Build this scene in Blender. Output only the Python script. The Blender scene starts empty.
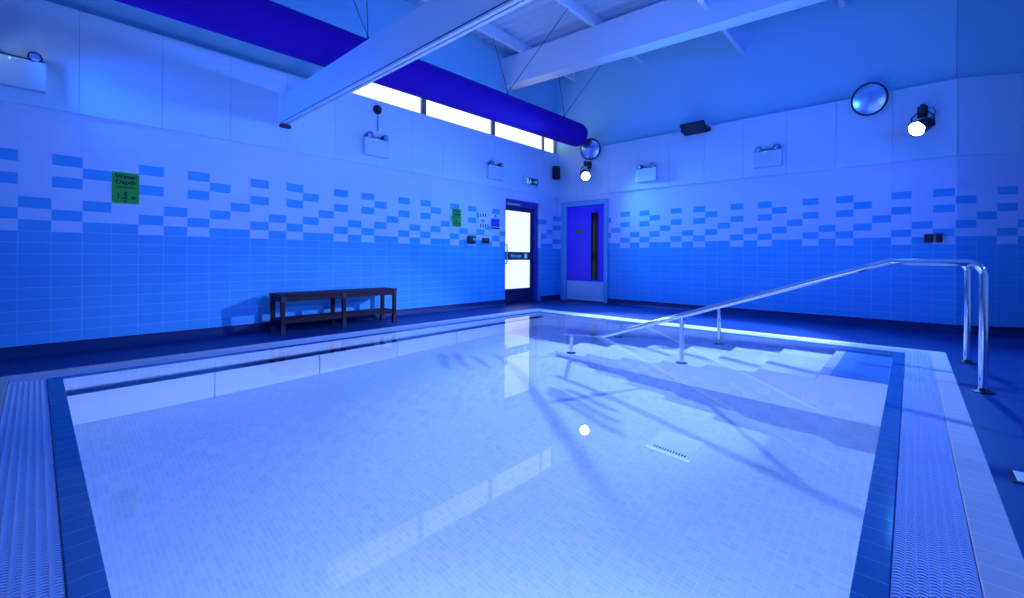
import bpy, bmesh, math, random
from mathutils import Vector, Matrix
random.seed(4)
S = bpy.context.scene
COL = S.collection
PI = math.pi

# ------------------------------------------------------------------ dimensions (metres)
VL, UR = 5.715, 7.724            # left wall plane y, right wall plane x
H = 0.90                         # eye height
ZS, ZB, ZT, ZL, ZP = 0.105, 1.108, 1.810, 2.208, 3.16   # skirting, field top, pattern top, panel bottom, panel top
TW, TH = 0.2001, 0.1003          # wall tile
PX0, PX1, PY0, PY1 = 0.136, 5.66, 0.115, 4.55           # pool water rectangle
POOL_Z, WATER_Z = -1.21, -0.004
UY, UX = VL + 0.20, UR + 0.16    # set-back upper walls
KX, KY = UR, -0.414              # convex corner where the angled wall starts
DX, DY = 0.455, -0.890           # angled wall direction
KL = 3.6

# ------------------------------------------------------------------ materials
def mat(name, col, rough=0.5, metal=0.0, emit=None, estr=0.0, spec=0.5, coat=0.0):
    m = bpy.data.materials.new(name); m.use_nodes = True
    b = m.node_tree.nodes['Principled BSDF']
    b.inputs['Base Color'].default_value = (*col, 1)
    b.inputs['Roughness'].default_value = rough
    b.inputs['Metallic'].default_value = metal
    b.inputs['Specular IOR Level'].default_value = spec
    b.inputs['Coat Weight'].default_value = coat
    if emit:
        b.inputs['Emission Color'].default_value = (*emit, 1)
        b.inputs['Emission Strength'].default_value = estr
    return m

def noisy(name, c1, c2, scale, rough=0.6, bump=0.0, detail=3.0, spec=0.5, metal=0.0):
    m = mat(name, c1, rough, metal, spec=spec)
    nt = m.node_tree; b = nt.nodes['Principled BSDF']
    tc = nt.nodes.new('ShaderNodeTexCoord')
    n = nt.nodes.new('ShaderNodeTexNoise'); n.inputs['Scale'].default_value = scale; n.inputs['Detail'].default_value = detail
    nt.links.new(tc.outputs['Object'], n.inputs['Vector'])
    mx = nt.nodes.new('ShaderNodeMix'); mx.data_type = 'RGBA'
    mx.inputs['A'].default_value = (*c1, 1); mx.inputs['B'].default_value = (*c2, 1)
    nt.links.new(n.outputs['Fac'], mx.inputs['Factor'])
    nt.links.new(mx.outputs['Result'], b.inputs['Base Color'])
    if bump:
        bp = nt.nodes.new('ShaderNodeBump'); bp.inputs['Strength'].default_value = bump; bp.inputs['Distance'].default_value = 0.002
        nt.links.new(n.outputs['Fac'], bp.inputs['Height']); nt.links.new(bp.outputs['Normal'], b.inputs['Normal'])
    return m

def tile(name, c1, c2, grout, bw, bh, mortar, rough=0.25, bump=0.25, spec=0.5, off=0.0):
    m = mat(name, c1, rough, spec=spec)
    nt = m.node_tree; b = nt.nodes['Principled BSDF']
    uv = nt.nodes.new('ShaderNodeUVMap')
    br = nt.nodes.new('ShaderNodeTexBrick')
    br.offset = off; br.squash = 1.0
    br.inputs['Scale'].default_value = 1.0
    br.inputs['Color1'].default_value = (*c1, 1); br.inputs['Color2'].default_value = (*c2, 1)
    br.inputs['Mortar'].default_value = (*grout, 1)
    br.inputs['Mortar Size'].default_value = mortar; br.inputs['Mortar Smooth'].default_value = 0.1
    br.inputs['Brick Width'].default_value = bw; br.inputs['Row Height'].default_value = bh
    nt.links.new(uv.outputs['UV'], br.inputs['Vector'])
    nt.links.new(br.outputs['Color'], b.inputs['Base Color'])
    bp = nt.nodes.new('ShaderNodeBump'); bp.invert = True
    bp.inputs['Strength'].default_value = bump; bp.inputs['Distance'].default_value = 0.002
    nt.links.new(br.outputs['Fac'], bp.inputs['Height']); nt.links.new(bp.outputs['Normal'], b.inputs['Normal'])
    return m

M = {}
M['tile_blue'] = tile('blue ceramic tile', (.075, .43, .78), (.085, .45, .81), (.30, .66, .92), TW, TH, .0022, .42, spec=.25)
M['tile_white'] = tile('white ceramic tile', (.62, .72, .92), (.64, .74, .93), (.54, .66, .88), TW, TH, .0014, .42, spec=.25)
M['panel'] = noisy('white wall panel', (.62, .80, .92), (.59, .77, .90), 1.5, .6, spec=.2)
M['plaster'] = noisy('upper wall paint', (.38, .79, .94), (.36, .76, .92), 2.0, .7)
M['deck'] = noisy('dark blue safety vinyl', (.004, .032, .15), (.006, .036, .17), 60, .45, .25, spec=.25)
M['skirt'] = mat('dark blue coved skirting', (.006, .03, .12), .5, spec=.2)
M['roof'] = noisy('profiled roof sheet', (.60, .74, .88), (.55, .70, .85), 3, .5)
M['steel_paint'] = noisy('white painted steel', (.80, .87, .94), (.77, .85, .93), 4, .4)
M['slot'] = mat('dark joint', (.01, .015, .04), .7)
M['mosaic'] = tile('pale pool mosaic', (.82, .85, .93), (.70, .77, .91), (.84, .90, .97), .05, .025, .0022, .6, .15, spec=.1)
M['mosaic_plain'] = tile('white pool panel', (.87, .89, .95), (.87, .89, .95), (.8, .86, .94), 3, 3, .001, .35, 0.0)
M['tread'] = tile('white step mosaic', (.86, .88, .95), (.82, .85, .94), (.72, .80, .92), .05, .025, .0018, .6, .1, spec=.1)
M['landing'] = tile('bluer top tread mosaic', (.16, .44, .88), (.14, .40, .84), (.24, .52, .92), .05, .025, .0018, .35, .1)  # tread mosaic coloured bluer, used on the top tread behind its front strip
M['coping'] = tile('blue coping tile', (.03, .15, .30), (.036, .17, .33), (.16, .36, .52), .1, 2.0, .0016, .07, .1, spec=.4)
M['coping_pale'] = tile('grey coping tile', (.58, .50, .47), (.62, .53, .49), (.80, .74, .70), .1, 2.0, .0018, .7, .3, spec=.08)
M['grate'] = mat('white grating plastic', (.66, .69, .84), .75, spec=.08)
M['joint'] = mat('panel joint', (.30, .48, .74), .7)
M['channel'] = mat('overflow channel', (.02, .05, .12), .6)
M['chrome'] = mat('polished stainless steel', (.80, .80, .82), .10, 1.0)
M['chrome_b'] = mat('brushed stainless steel', (.7, .7, .72), .28, 1.0)
M['flange'] = mat('dark stained flange', (.02, .012, .03), .4, .3)
M['black'] = mat('black plastic', (.008, .008, .012), .4)
M['charcoal'] = mat('charcoal metal', (.02, .02, .035), .45)
M['white_pl'] = mat('white plastic', (.56, .70, .86), .5, spec=.25)
M['duct'] = noisy('indigo duct fabric', (.050, .006, .36), (.042, .005, .33), 5, .85, spec=.15)
M['duct_seam'] = mat('indigo duct seam', (.10, .03, .5), .7)
M['wood'] = noisy('dark red stained timber', (.032, .002, .012), (.022, .002, .009), 18, .5, spec=.25)
M['bracket'] = mat('dark bench casting', (.012, .008, .03), .45)
M['green'] = mat('green sign enamel', (.004, .40, .010), .5)
M['ink'] = mat('black print', (.003, .003, .003), .5)
M['paper'] = mat('white notice', (.80, .85, .92), .5)
M['blueprint'] = mat('blue print', (.05, .05, .75), .5)
M['door_frame'] = mat('navy aluminium frame', (.035, .055, .40), .4)
M['door_dark'] = mat('near black door rail', (.012, .018, .10), .4)
M['door_leaf'] = noisy('violet blue door laminate', (.055, .035, .86), (.05, .03, .82), 2, .45)
M['frame_pale'] = mat('pale blue door frame', (.16, .48, .74), .4)
M['kick'] = mat('aluminium kick plate', (.42, .70, .92), .4, .0)
M['darkglass'] = mat('dark vision glass', (.004, .01, .03), .12)
M['pane'] = mat('daylit window pane', (.8, .8, .75), .3, emit=(1.0, .985, .88), estr=1.12)
M['doorpane'] = mat('daylit door pane', (.8, .8, .78), .25, emit=(.93, .965, .92), estr=.92)
M['mullion'] = mat('grey window frame', (.25, .30, .34), .5)
M['exit_green'] = mat('green exit sign face', (.0, .16, .10), .4)
M['exit_white'] = mat('white exit lettering', (.75, .9, .85), .5, emit=(.35, .75, .65), estr=.25)
M['lens_on'] = mat('lit spotlight lens', (.8, .9, 1), .3, emit=(.55, .78, 1.0), estr=14)
M['lens_clear'] = mat('clear lamp lens', (.35, .5, .8), .08, .6)
M['led'] = mat('tiny charge light', (.2, .9, .6), .4, emit=(.2, .9, .7), estr=2)
M['mirror'] = mat('convex mirror', (.42, .62, .90), .3, 1.0)
M['cable'] = mat('grey cable', (.06, .10, .20), .6)
M['drainplate'] = mat('white drain grille', (.86, .92, .96), .3)
M['rail_dark'] = mat('dark blue pool rail', (.003, .003, .07), .5, spec=.1)

# water: a real refracting surface
wm = bpy.data.materials.new('clear pool water'); wm.use_nodes = True
nt = wm.node_tree; nt.nodes.clear()
g = nt.nodes.new('ShaderNodeBsdfGlass'); g.inputs['IOR'].default_value = 1.333; g.inputs['Roughness'].default_value = 0.0
g.inputs['Color'].default_value = (.97, .985, 1, 1)
o = nt.nodes.new('ShaderNodeOutputMaterial'); nt.links.new(g.outputs[0], o.inputs[0])
M['water'] = wm

# ------------------------------------------------------------------ mesh builder
class MB:
    def __init__(s): s.v = []; s.f = []; s.mi = []; s.uv = []
    def face(s, pts, mi=0, uv=None):
        n = len(s.v); s.v += [tuple(p) for p in pts]; s.f.append(tuple(range(n, n + len(pts)))); s.mi.append(mi)
        if uv is None:
            a, b, c = (Vector(p) for p in pts[:3]); nn = (b - a).cross(c - b)
            k = max(range(3), key=lambda i: abs(nn[i]))
            ij = [(1, 2), (0, 2), (0, 1)][k]
            uv = [(p[ij[0]], p[ij[1]]) for p in pts]
        s.uv.append(uv)
    def box(s, x0, x1, y0, y1, z0, z1, mi=0):
        if x0 > x1: x0, x1 = x1, x0
        if y0 > y1: y0, y1 = y1, y0
        if z0 > z1: z0, z1 = z1, z0
        p = [(x0,y0,z0),(x1,y0,z0),(x1,y1,z0),(x0,y1,z0),(x0,y0,z1),(x1,y0,z1),(x1,y1,z1),(x0,y1,z1)]
        for q in ((3,2,1,0),(4,5,6,7),(0,1,5,4),(1,2,6,5),(2,3,7,6),(3,0,4,7)):
            s.face([p[i] for i in q], mi)
    def obox(s, mtx, sx, sy, sz, mi=0):
        h = (sx/2, sy/2, sz/2)
        p = [mtx @ Vector((a*h[0], b*h[1], c*h[2])) for c in (-1,1) for b in (-1,1) for a in (-1,1)]
        for q in ((0,2,3,1),(4,5,7,6),(0,1,5,4),(1,3,7,5),(3,2,6,7),(2,0,4,6)):
            s.face([p[i] for i in q], mi)
    def prism(s, poly, axis, a, b, mi=0):
        """poly: 2D points; axis 0/1/2 is the extrusion axis"""
        def P(u, v, w):
            return [(w,u,v),(u,w,v),(u,v,w)][axis]
        n = len(poly)
        s.face([P(*p, a) for p in poly][::-1], mi); s.face([P(*p, b) for p in poly], mi)
        for i in range(n):
            p, q = poly[i], poly[(i+1) % n]
            s.face([P(*p, a), P(*q, a), P(*q, b), P(*p, b)], mi)
    def tube(s, path, r, n=12, mi=0, cap=True, closed=False):
        path = [Vector(p) for p in path]; rings = []
        up = None
        N = len(path)
        for i, p in enumerate(path):
            if closed: t = path[(i+1) % N] - path[i-1]
            else: t = path[min(i+1, N-1)] - path[max(i-1, 0)]
            t.normalize()
            if up is None:
                up = Vector((0,0,1)) if abs(t.z) < .9 else Vector((1,0,0))
            sd = t.cross(up).normalized(); up = sd.cross(t).normalized()
            rr = r[i] if isinstance(r, (list, tuple)) else r
            rings.append([p + sd*(rr*math.cos(2*PI*k/n)) + up*(rr*math.sin(2*PI*k/n)) for k in range(n)])
        M_ = N if closed else N-1
        for i in range(M_):
            A, B = rings[i], rings[(i+1) % N]
            for k in range(n):
                s.face([A[k], A[(k+1) % n], B[(k+1) % n], B[k]], mi)
        if cap and not closed:
            s.face(rings[0][::-1], mi); s.face(rings[-1], mi)
    def lathe(s, mtx, prof, n=24, mi=0):
        """prof: (radius, height) along local Z of mtx"""
        R = [[mtx @ Vector((r*math.cos(2*PI*k/n), r*math.sin(2*PI*k/n), h)) for k in range(n)] for r, h in prof]
        for i in range(len(R)-1):
            for k in range(n):
                s.face([R[i][k], R[i][(k+1) % n], R[i+1][(k+1) % n], R[i+1][k]], mi)
        if prof[0][0] > 1e-5: s.face(R[0][::-1], mi)
        if prof[-1][0] > 1e-5: s.face(R[-1], mi)
    def build(s, name, mats, parent=None, smooth=False, bevel=0, seg=2, loc=None, merge=True):
        me = bpy.data.meshes.new(name); me.from_pydata(s.v, [], s.f)
        mats = mats if isinstance(mats, (list, tuple)) else [mats]
        for m in mats: me.materials.append(M[m] if isinstance(m, str) else m)
        me.polygons.foreach_set('material_index', s.mi)
        ul = me.uv_layers.new(name='UVMap')
        ul.data.foreach_set('uv', [c for f in s.uv for p in f for c in p])
        if merge:
            bm = bmesh.new(); bm.from_mesh(me); bmesh.ops.remove_doubles(bm, verts=bm.verts, dist=1e-5)
            bmesh.ops.recalc_face_normals(bm, faces=bm.faces) if merge != 'keep' else None
            bm.to_mesh(me); bm.free()
        ob = bpy.data.objects.new(name, me); COL.objects.link(ob)
        if parent: ob.parent = parent
        if loc: ob.location = loc
        if bevel:
            md = ob.modifiers.new('bevel', 'BEVEL'); md.width = bevel; md.segments = seg; md.limit_method = 'ANGLE'; md.angle_limit = .6
        if smooth:
            me.polygons.foreach_set('use_smooth', [True]*len(me.polygons))
            try: me.set_sharp_from_angle(angle=.7)
            except Exception: pass
        return ob

def tag(o, label, cat, group=None, kind=None):
    o['label'] = label; o['category'] = cat
    if group: o['group'] = group
    if kind: o['kind'] = kind
    return o
def thing(name, label, cat, loc=(0,0,0), rz=0, group=None):
    o = bpy.data.objects.new(name, None); o.empty_display_size = .1; COL.objects.link(o)
    o.location = loc; o.rotation_euler = (0, 0, rz)
    return tag(o, label, cat, group)
def struct(ob, label, cat): return tag(ob, label, cat, kind='structure')
def copy_tree(o, label, loc, rz=None):
    c = o.copy(); COL.objects.link(c); c.location = loc; c['label'] = label
    if rz is not None: c.rotation_euler = (0, 0, rz)
    for ch in list(o.children):
        d = ch.copy(); COL.objects.link(d); d.parent = c
        for g_ in list(ch.children):
            e = g_.copy(); COL.objects.link(e); e.parent = d
    return c
def text_mesh(s, size, mtx, name, m, parent, extrude=.0006, bold=0.0, xs=1.0):
    cu = bpy.data.curves.new(name, 'FONT'); cu.body = s; cu.size = size; cu.align_x = 'CENTER'; cu.align_y = 'CENTER'
    cu.extrude = extrude; cu.offset = bold; cu.resolution_u = 3
    t = bpy.data.objects.new(name + '_tmp', cu); COL.objects.link(t)
    dg = bpy.context.evaluated_depsgraph_get()
    me = bpy.data.meshes.new_from_object(t.evaluated_get(dg))
    bpy.data.objects.remove(t)
    me.transform(Matrix.Diagonal((xs, 1, 1, 1))); me.transform(mtx)
    me.materials.clear(); me.materials.append(M[m])
    ob = bpy.data.objects.new(name, me); COL.objects.link(ob); ob.parent = parent
    return ob
def wallmtx(x, z, y=-.004):     # text standing on a wall: reads along local +X, up local +Z, faces local -Y
    return Matrix.Translation((x, y, z)) @ Matrix.Rotation(PI/2, 4, 'X')
RW = -PI/2                       # rotation of things on the right wall
def Lw(x, z, y=VL-.02): return (x, y, z)
def Rw(y, z, x=UR-.02): return (x, y, z)

# ------------------------------------------------------------------ tiled walls
SEQ_ROWS = {'A': (0,2,5), 'B': (4,6), 'C': (1,4,6), 'D': (3,6)}
def tile_wall(mb, P, spans, joint0, seq, white_top=ZL, uvoff=0.0):
    """P(u,z)->xyz. spans: (u_start, u_end, z_bottom). joint0: u of a tile joint. seq: letters repeating from that joint"""
    for ua, ub, zb in spans:
        def q(u0, u1, z0, z1, mi):
            if z1 <= zb + 1e-6: return
            z0 = max(z0, zb)
            uvv = [(u - joint0 + 50*TW, z - ZB + 30*TH) for u, z in ((u0,z0),(u1,z0),(u1,z1),(u0,z1))]
            mb.face([P(u0,z0), P(u1,z0), P(u1,z1), P(u0,z1)], mi, uvv)
        q(ua, ub, 0, ZB, 0)
        q(ua, ub, ZT, white_top, 1)
        n = math.floor((ua - joint0)/TW + 1e-6)
        while joint0 + n*TW < ub - 1e-6:
            u0, u1 = max(ua, joint0 + n*TW), min(ub, joint0 + (n+1)*TW)
            rows = SEQ_ROWS[seq[n % 5]]
            for r in range(7):
                q(u0, u1, ZT - (r+1)*TH, ZT - r*TH, 0 if r in rows else 1)
            n += 1

XL, YB = -3.6, -4.2              # walls behind the camera
D1A, D1B, D1Z = 6.055, 7.13, 2.045     # fire door opening in the left wall
D2A, D2B, D2Z = 5.57, 4.50, 2.06       # door opening in the right wall (y)
# left wall
mb = MB()
PL = lambda u, z: (u, VL, z)
tile_wall(mb, PL, [(XL, D1A, 0), (D1A, D1B, D1Z)], -.105, 'BACDA')
tile_wall(mb, PL, [(D1B, UR, 0)], 7.135, 'CDABA')
dpt = .15
mb.face([(D1B, VL, 0), (D1B, VL+dpt, 0), (D1B, VL+dpt, ZB), (D1B, VL, ZB)], 0, [(0.01,.06),(.15,.06),(.15,1.05),(0.01,1.05)])
mb.face([(D1B, VL, ZB), (D1B, VL+dpt, ZB), (D1B, VL+dpt, D1Z), (D1B, VL, D1Z)], 1, [(0.01,.0),(.15,.0),(.15,.9),(0.01,.9)])
mb.face([(D1B-.001, VL, ZT-.2), (D1B-.001, VL+dpt, ZT-.2), (D1B-.001, VL+dpt, ZT-.1), (D1B-.001, VL, ZT-.1)], 0, [(.01,.01),(.15,.01),(.15,.09),(.01,.09)])
mb.face([(D1A, VL, 0), (D1A, VL+dpt, 0), (D1A, VL+dpt, D1Z), (D1A, VL, D1Z)], 1)
mb.face([(D1A, VL, D1Z), (D1B, VL, D1Z), (D1B, VL+dpt, D1Z), (D1A, VL+dpt, D1Z)], 1)
# boarded band with seams every 0.6 m, then ledge and set-back upper wall
def panels(mb, P, edges, z0=ZL, z1=ZP, out=.022, mi=2):
    g_ = .0014
    for a_, b_ in zip(edges[:-1], edges[1:]):
        for (q0, q1) in (((a_+g_), (b_-g_)),):
            A = [P(q0, z0, out), P(q1, z0, out), P(q1, z1, out), P(q0, z1, out)]
            B = [P(q0, z0, 0), P(q1, z0, 0), P(q1, z1, 0), P(q0, z1, 0)]
            mb.face(A, mi)
            for i in range(4):
                j = (i+1) % 4; mb.face([A[i], B[i], B[j], A[j]], mi)
    mb.face([P(edges[0], z0, .001), P(edges[-1], z0, .001), P(edges[-1], z1, .001), P(edges[0], z1, .001)], 3)
ed = [XL] + [.266 + .608*k for k in range(-6, 13) if XL+.1 < .266 + .608*k < UR-.25] + [UR-.021]
panels(mb, lambda u, z, o_: (u, VL-o_, z), ed)
mb.face([(XL, VL-.022, ZP), (UX, VL-.022, ZP), (UX, UY, ZP), (XL, UY, ZP)], 2)
WX0, WX1, WZ0, WZ1 = 2.68, 7.86, ZP+.02, 3.80
ZTOP = 5.3
for (a_, b_, c_, d_) in ((XL, WX0, ZP, ZTOP), (WX0, WX1, WZ1, ZTOP), (WX1, UX, ZP, ZTOP), (WX0, WX1, ZP, WZ0)):
    mb.face([(a_, UY, c_), (b_, UY, c_), (b_, UY, d_), (a_, UY, d_)], 4)
for (p, q_) in (((WX0, WZ0), (WX1, WZ0)), ((WX1, WZ0), (WX1, WZ1)), ((WX1, WZ1), (WX0, WZ1)), ((WX0, WZ1), (WX0, WZ0))):
    mb.face([(p[0], UY, p[1]), (q_[0], UY, q_[1]), (q_[0], UY+.1, q_[1]), (p[0], UY+.1, p[1])], 4)
WM = ['tile_blue', 'tile_white', 'panel', 'joint', 'plaster']
struct(mb.build('wall_left', WM, merge=False), 'long wall on the left with blue and white tiles under a white boarded band and high window strip', 'wall')
# right wall : parameter u = -y so it runs left to right as seen
mb = MB()
PR = lambda u, z: (UR, -u, z)
j0 = -(4.400)
tile_wall(mb, PR, [(-VL, -D2A, 0), (-D2A, -D2B, D2Z), (-D2B, -KY, 0)], j0, 'DABAC')
for yy in (D2A, D2B):
    mb.face([(UR, yy, 0), (UR+.12, yy, 0), (UR+.12, yy, D2Z), (UR, yy, D2Z)], 1)
mb.face([(UR, D2A, D2Z), (UR, D2B, D2Z), (UR+.12, D2B, D2Z), (UR+.12, D2A, D2Z)], 1)
ed = [-VL+.021] + [.414 - .606*k for k in range(9, -1, -1) if .414-.606*k > -VL+.2]
panels(mb, lambda u, z, o_: (UR-o_, -u, z), ed)
mb.face([(UR-.022, UY, ZP), (UR-.022, KY, ZP), (UX, KY+.01, ZP), (UX, UY, ZP)], 2)
mb.face([(UX, UY, ZP), (UX, KY, ZP), (UX, KY, ZTOP), (UX, UY, ZTOP)], 4)
struct(mb.build('wall_right', WM, merge=False), 'far right tiled wall with the violet door and the two round mirrors', 'wall')
# angled wall
mb = MB()
nx, ny = DY, -DX                  # outward (into the room) normal of the angled wall
PA = lambda u, z, o_=0: (KX + DX*u + nx*o_, KY + DY*u + ny*o_, z)
tile_wall(mb, PA, [(0, KL, 0)], 0.0, 'CDABA')
panels(mb, PA, [0.0] + [.62*k for k in range(1, 6)] + [KL])
mb.face([PA(-.02, ZP, .022), PA(KL, ZP, .022), PA(KL, ZP, -.16), PA(0, ZP, -.16)], 2)
mb.face([PA(.077, ZP, -.14), PA(KL, ZP, -.14), PA(KL, ZTOP, -.14), PA(.077, ZTOP, -.14)], 4)
struct(mb.build('wall_angled', WM, merge=False), 'angled tiled wall turning away at the right edge of the picture', 'wall')
# walls behind the camera
mb = MB()
ex, ey = KX + DX*KL, KY + DY*KL
mb.face([(XL, YB, 0), (ex+.3, YB, 0), (ex+.3, YB, ZTOP), (XL, YB, ZTOP)], 0)
mb.face([(ex, ey, 0), (ex+.3, YB, 0), (ex+.3, YB, ZTOP), (ex, ey, ZTOP)], 0)
struct(mb.build('wall_back', ['panel'], merge=False), 'plain white wall behind the viewer', 'wall')
mb = MB()
mb.face([(XL, YB, 0), (XL, VL+.3, 0), (XL, VL+.3, ZTOP), (XL, YB, ZTOP)], 0)
struct(mb.build('wall_side', ['panel'], merge=False), 'plain white end wall beyond the left edge', 'wall')

# ------------------------------------------------------------------ deck
CO = [(0.0, 0.078), (0.078, 0.262), (0.262, 0.372)]     # coping, grating, outer tile offsets from the water edge
def rect(d): return (PX0-d, PX1+d, PY0-d, PY1+d)
mb = MB()
a0, a1, b0, b1 = rect(.372)
X0, X1, Y0, Y1 = XL-.1, ex+.5, YB-.1, VL+.18
for (xa, xb, ya, yb) in ((X0, X1, Y0, b0), (X0, X1, b1, Y1), (X0, a0, b0, b1), (a1, X1, b0, b1)):
    mb.face([(xa,ya,0),(xb,ya,0),(xb,yb,0),(xa,yb,0)])
struct(mb.build('floor', 'deck', merge=False), 'dark blue vinyl pool deck around the pool', 'floor')
# skirting
def skirt(name, pts, label):
    mb = MB()
    for p, q_ in zip(pts[:-1], pts[1:]):
        p, q_ = Vector(p), Vector(q_); t = (q_-p).normalized(); n_ = Vector((t.y, -t.x))
        prof = [(.0, ZS), (.008, ZS), (.012, .05), (.025, .018), (.055, .001)]
        for (o1, z1), (o2, z2) in zip(prof[:-1], prof[1:]):
            mb.face([(*(p+n_*o1), z1), (*(q_+n_*o1), z1), (*(q_+n_*o2), z2), (*(p+n_*o2), z2)])
    return struct(mb.build(name, 'skirt', smooth=True), label, 'skirting')
skirt('baseboard_left', [(XL, VL), (D1A, VL)], 'dark blue coved skirting along the wall behind the bench')
skirt('baseboard_corner', [(D1B, VL), (UR, VL), (UR, D2A+.0)], 'short dark blue skirting in the corner between the two doors')
skirt('baseboard_right', [(UR, D2B-.0), (KX, KY)], 'dark blue skirting along the right tiled wall')
skirt('baseboard_angled', [(KX, KY), (ex, ey)], 'dark blue skirting along the angled wall at the right edge')

# ------------------------------------------------------------------ roof
RS = .043
def rz_(y): return 4.96 + RS*(y - 5.7)
mb = MB()
pitch = .20
xx = XL-.1
prof = []
while xx < ex+.5:
    prof += [(xx, 0), (xx+.07, 0), (xx+.10, .045), (xx+.17, .045)]; xx += pitch
for (xa, za), (xb, zb_) in zip(prof[:-1], prof[1:]):
    mb.face([(xa, YB-.1, rz_(YB)+za), (xb, YB-.1, rz_(YB)+zb_), (xb, UY+.1, rz_(UY)+zb_), (xa, UY+.1, rz_(UY)+za)])
struct(mb.build('ceiling', 'roof', merge=True), 'profiled metal roof deck seen between the white beams', 'ceiling')
for k, (y, lab) in enumerate(((5.42, 'white roof purlin nearest the window wall'), (3.85, 'white roof purlin second from the window wall, crossing above the rear beam'),
                              (2.05, 'deep white roof purlin, third from the window wall'), (.75, 'white roof purlin farthest from the window wall'))):
    mb = MB(); z1 = rz_(y); dp = .51 if k == 2 else .17
    mb.prism([(y-.03, z1-.001), (y+.03, z1-.001), (y+.03, z1-.02), (y-.02, z1-.02), (y-.02, z1-dp), (y+.03, z1-dp), (y+.03, z1-dp-.02), (y-.03, z1-dp-.02)], 0, -1.5, UX+.02)
    struct(mb.build('roof_purlin', 'steel_paint'), lab, 'purlin')
# tie beam (I section with packed bottom flange), runs from the left wall over the viewer's left
mb = MB()
BX, BZ = 2.06, 2.52
mb.box(BX-.035, BX+.035, -1.6, VL-.03, BZ+.006, BZ+.35)
mb.box(BX-.037, BX-.006, -1.6, VL-.03, BZ-.004, BZ+.010)
mb.box(BX-.006, BX+.006, -1.6, VL-.03, BZ+.002, BZ+.0062, 1)
mb.box(BX+.006, BX+.037, -1.6, VL-.03, BZ-.004, BZ+.010)
mb.box(BX-.036, BX-.0345, -1.6, VL-.03, BZ+.016, BZ+.024, 1)
bm_ = mb.build('roof_beam', ['steel_paint', 'slot'])
struct(bm_, 'low white steel beam in front, its end fixed to the left wall', 'beam')
mb = MB(); mb.box(BX-.07, BX+.07, VL-.034, VL-.018, BZ-.02, BZ+.37)
mb.box(BX-.06, BX+.06, VL-.075, VL-.02, BZ-.045, BZ-.005, 1)
mb.build('end_plate', ['steel_paint', 'charcoal'], bm_, bevel=.003)
# rafter
mb = MB()
RX = 6.16
def raf(x0, x1, dz0, dz1, mi=0):
    ya, yb = UY, -1.6
    za, zb_ = rz_(ya)-.19, rz_(yb)-.19
    p = [(x0,ya,za+dz0),(x1,ya,za+dz0),(x1,ya,za+dz1),(x0,ya,za+dz1),(x0,yb,zb_+dz0),(x1,yb,zb_+dz0),(x1,yb,zb_+dz1),(x0,yb,zb_+dz1)]
    for q_ in ((0,1,2,3),(7,6,5,4),(4,5,1,0),(5,6,2,1),(6,7,3,2),(7,4,0,3)): mb.face([p[i] for i in q_], mi)
raf(RX-.03, RX+.03, -.53, -.012); raf(RX-.03, RX+.22, -.55, -.53); raf(RX-.03, RX+.22, -.012, 0)
struct(mb.build('roof_beam', 'steel_paint'), 'deep white rafter beam under the metal roof, ending at the window wall', 'beam')

# ------------------------------------------------------------------ clerestory windows
bays = [(2.735, 4.235), (4.325, 5.845), (5.935, 7.40), (7.45, 7.82)]
wl = ['clerestory window on the left, partly behind the low white beam', 'clerestory window in the middle of the strip', 'last full clerestory window before the corner', 'narrow clerestory window in the corner behind the end of the duct']
for k, (a_, b_) in enumerate(bays):
    mb = MB(); y0, y1 = UY-.02, UY+.05
    for (p0, p1, q0, q1) in ((a_-(.045 if k < 3 else .02), a_+.0, WZ0, WZ1), (b_, b_+(.045 if k < 2 else .025), WZ0, WZ1), (a_, b_, WZ0, WZ0+.03), (a_, b_, WZ1-.04, WZ1)):
        mb.box(p0, p1, y0, y1, q0, q1)
    f_ = mb.build('window_%d' % (k+1), 'mullion', bevel=.004); struct(f_, wl[k], 'window')
    mb = MB(); mb.box(a_, b_, UY+.015, UY+.03, WZ0+.03, WZ1-.04); mb.build('pane', 'pane', f_)

# ------------------------------------------------------------------ pool
mb = MB()
C = [(PX0,PY0),(PX1,PY0),(PX1,PY1),(PX0,PY1)]
mb.face([(PX0,PY0,POOL_Z),(PX1,PY0,POOL_Z),(PX1,PY1,POOL_Z),(PX0,PY1,POOL_Z)], 0, [(y,x) for x,y in C])
for i in range(4):
    p, q_ = C[i], C[(i+1)%4]; L = math.dist(p, q_)
    mb.face([(*p,POOL_Z),(*p,-.001),(*q_,-.001),(*q_,POOL_Z)], 0, [(0,0),(0,1.21),(L,1.21),(L,0)])
basin = struct(mb.build('pool_basin', ['mosaic'], merge=False), 'sunken rectangular pool lined with pale mosaic', 'pool')
# white panels along the long side under the rail
for k in range(6):
    mb = MB(); x0 = PX0+.012+.925*k; x1 = min(PX0+.925*(k+1)+.008, PX1-.01)
    mb.box(x0+.004, x1-.004, PY1-.03, PY1-.004, POOL_Z+.004, -.50)
    mb.build('side_panel', 'mosaic_plain', basin, bevel=.003)

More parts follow.
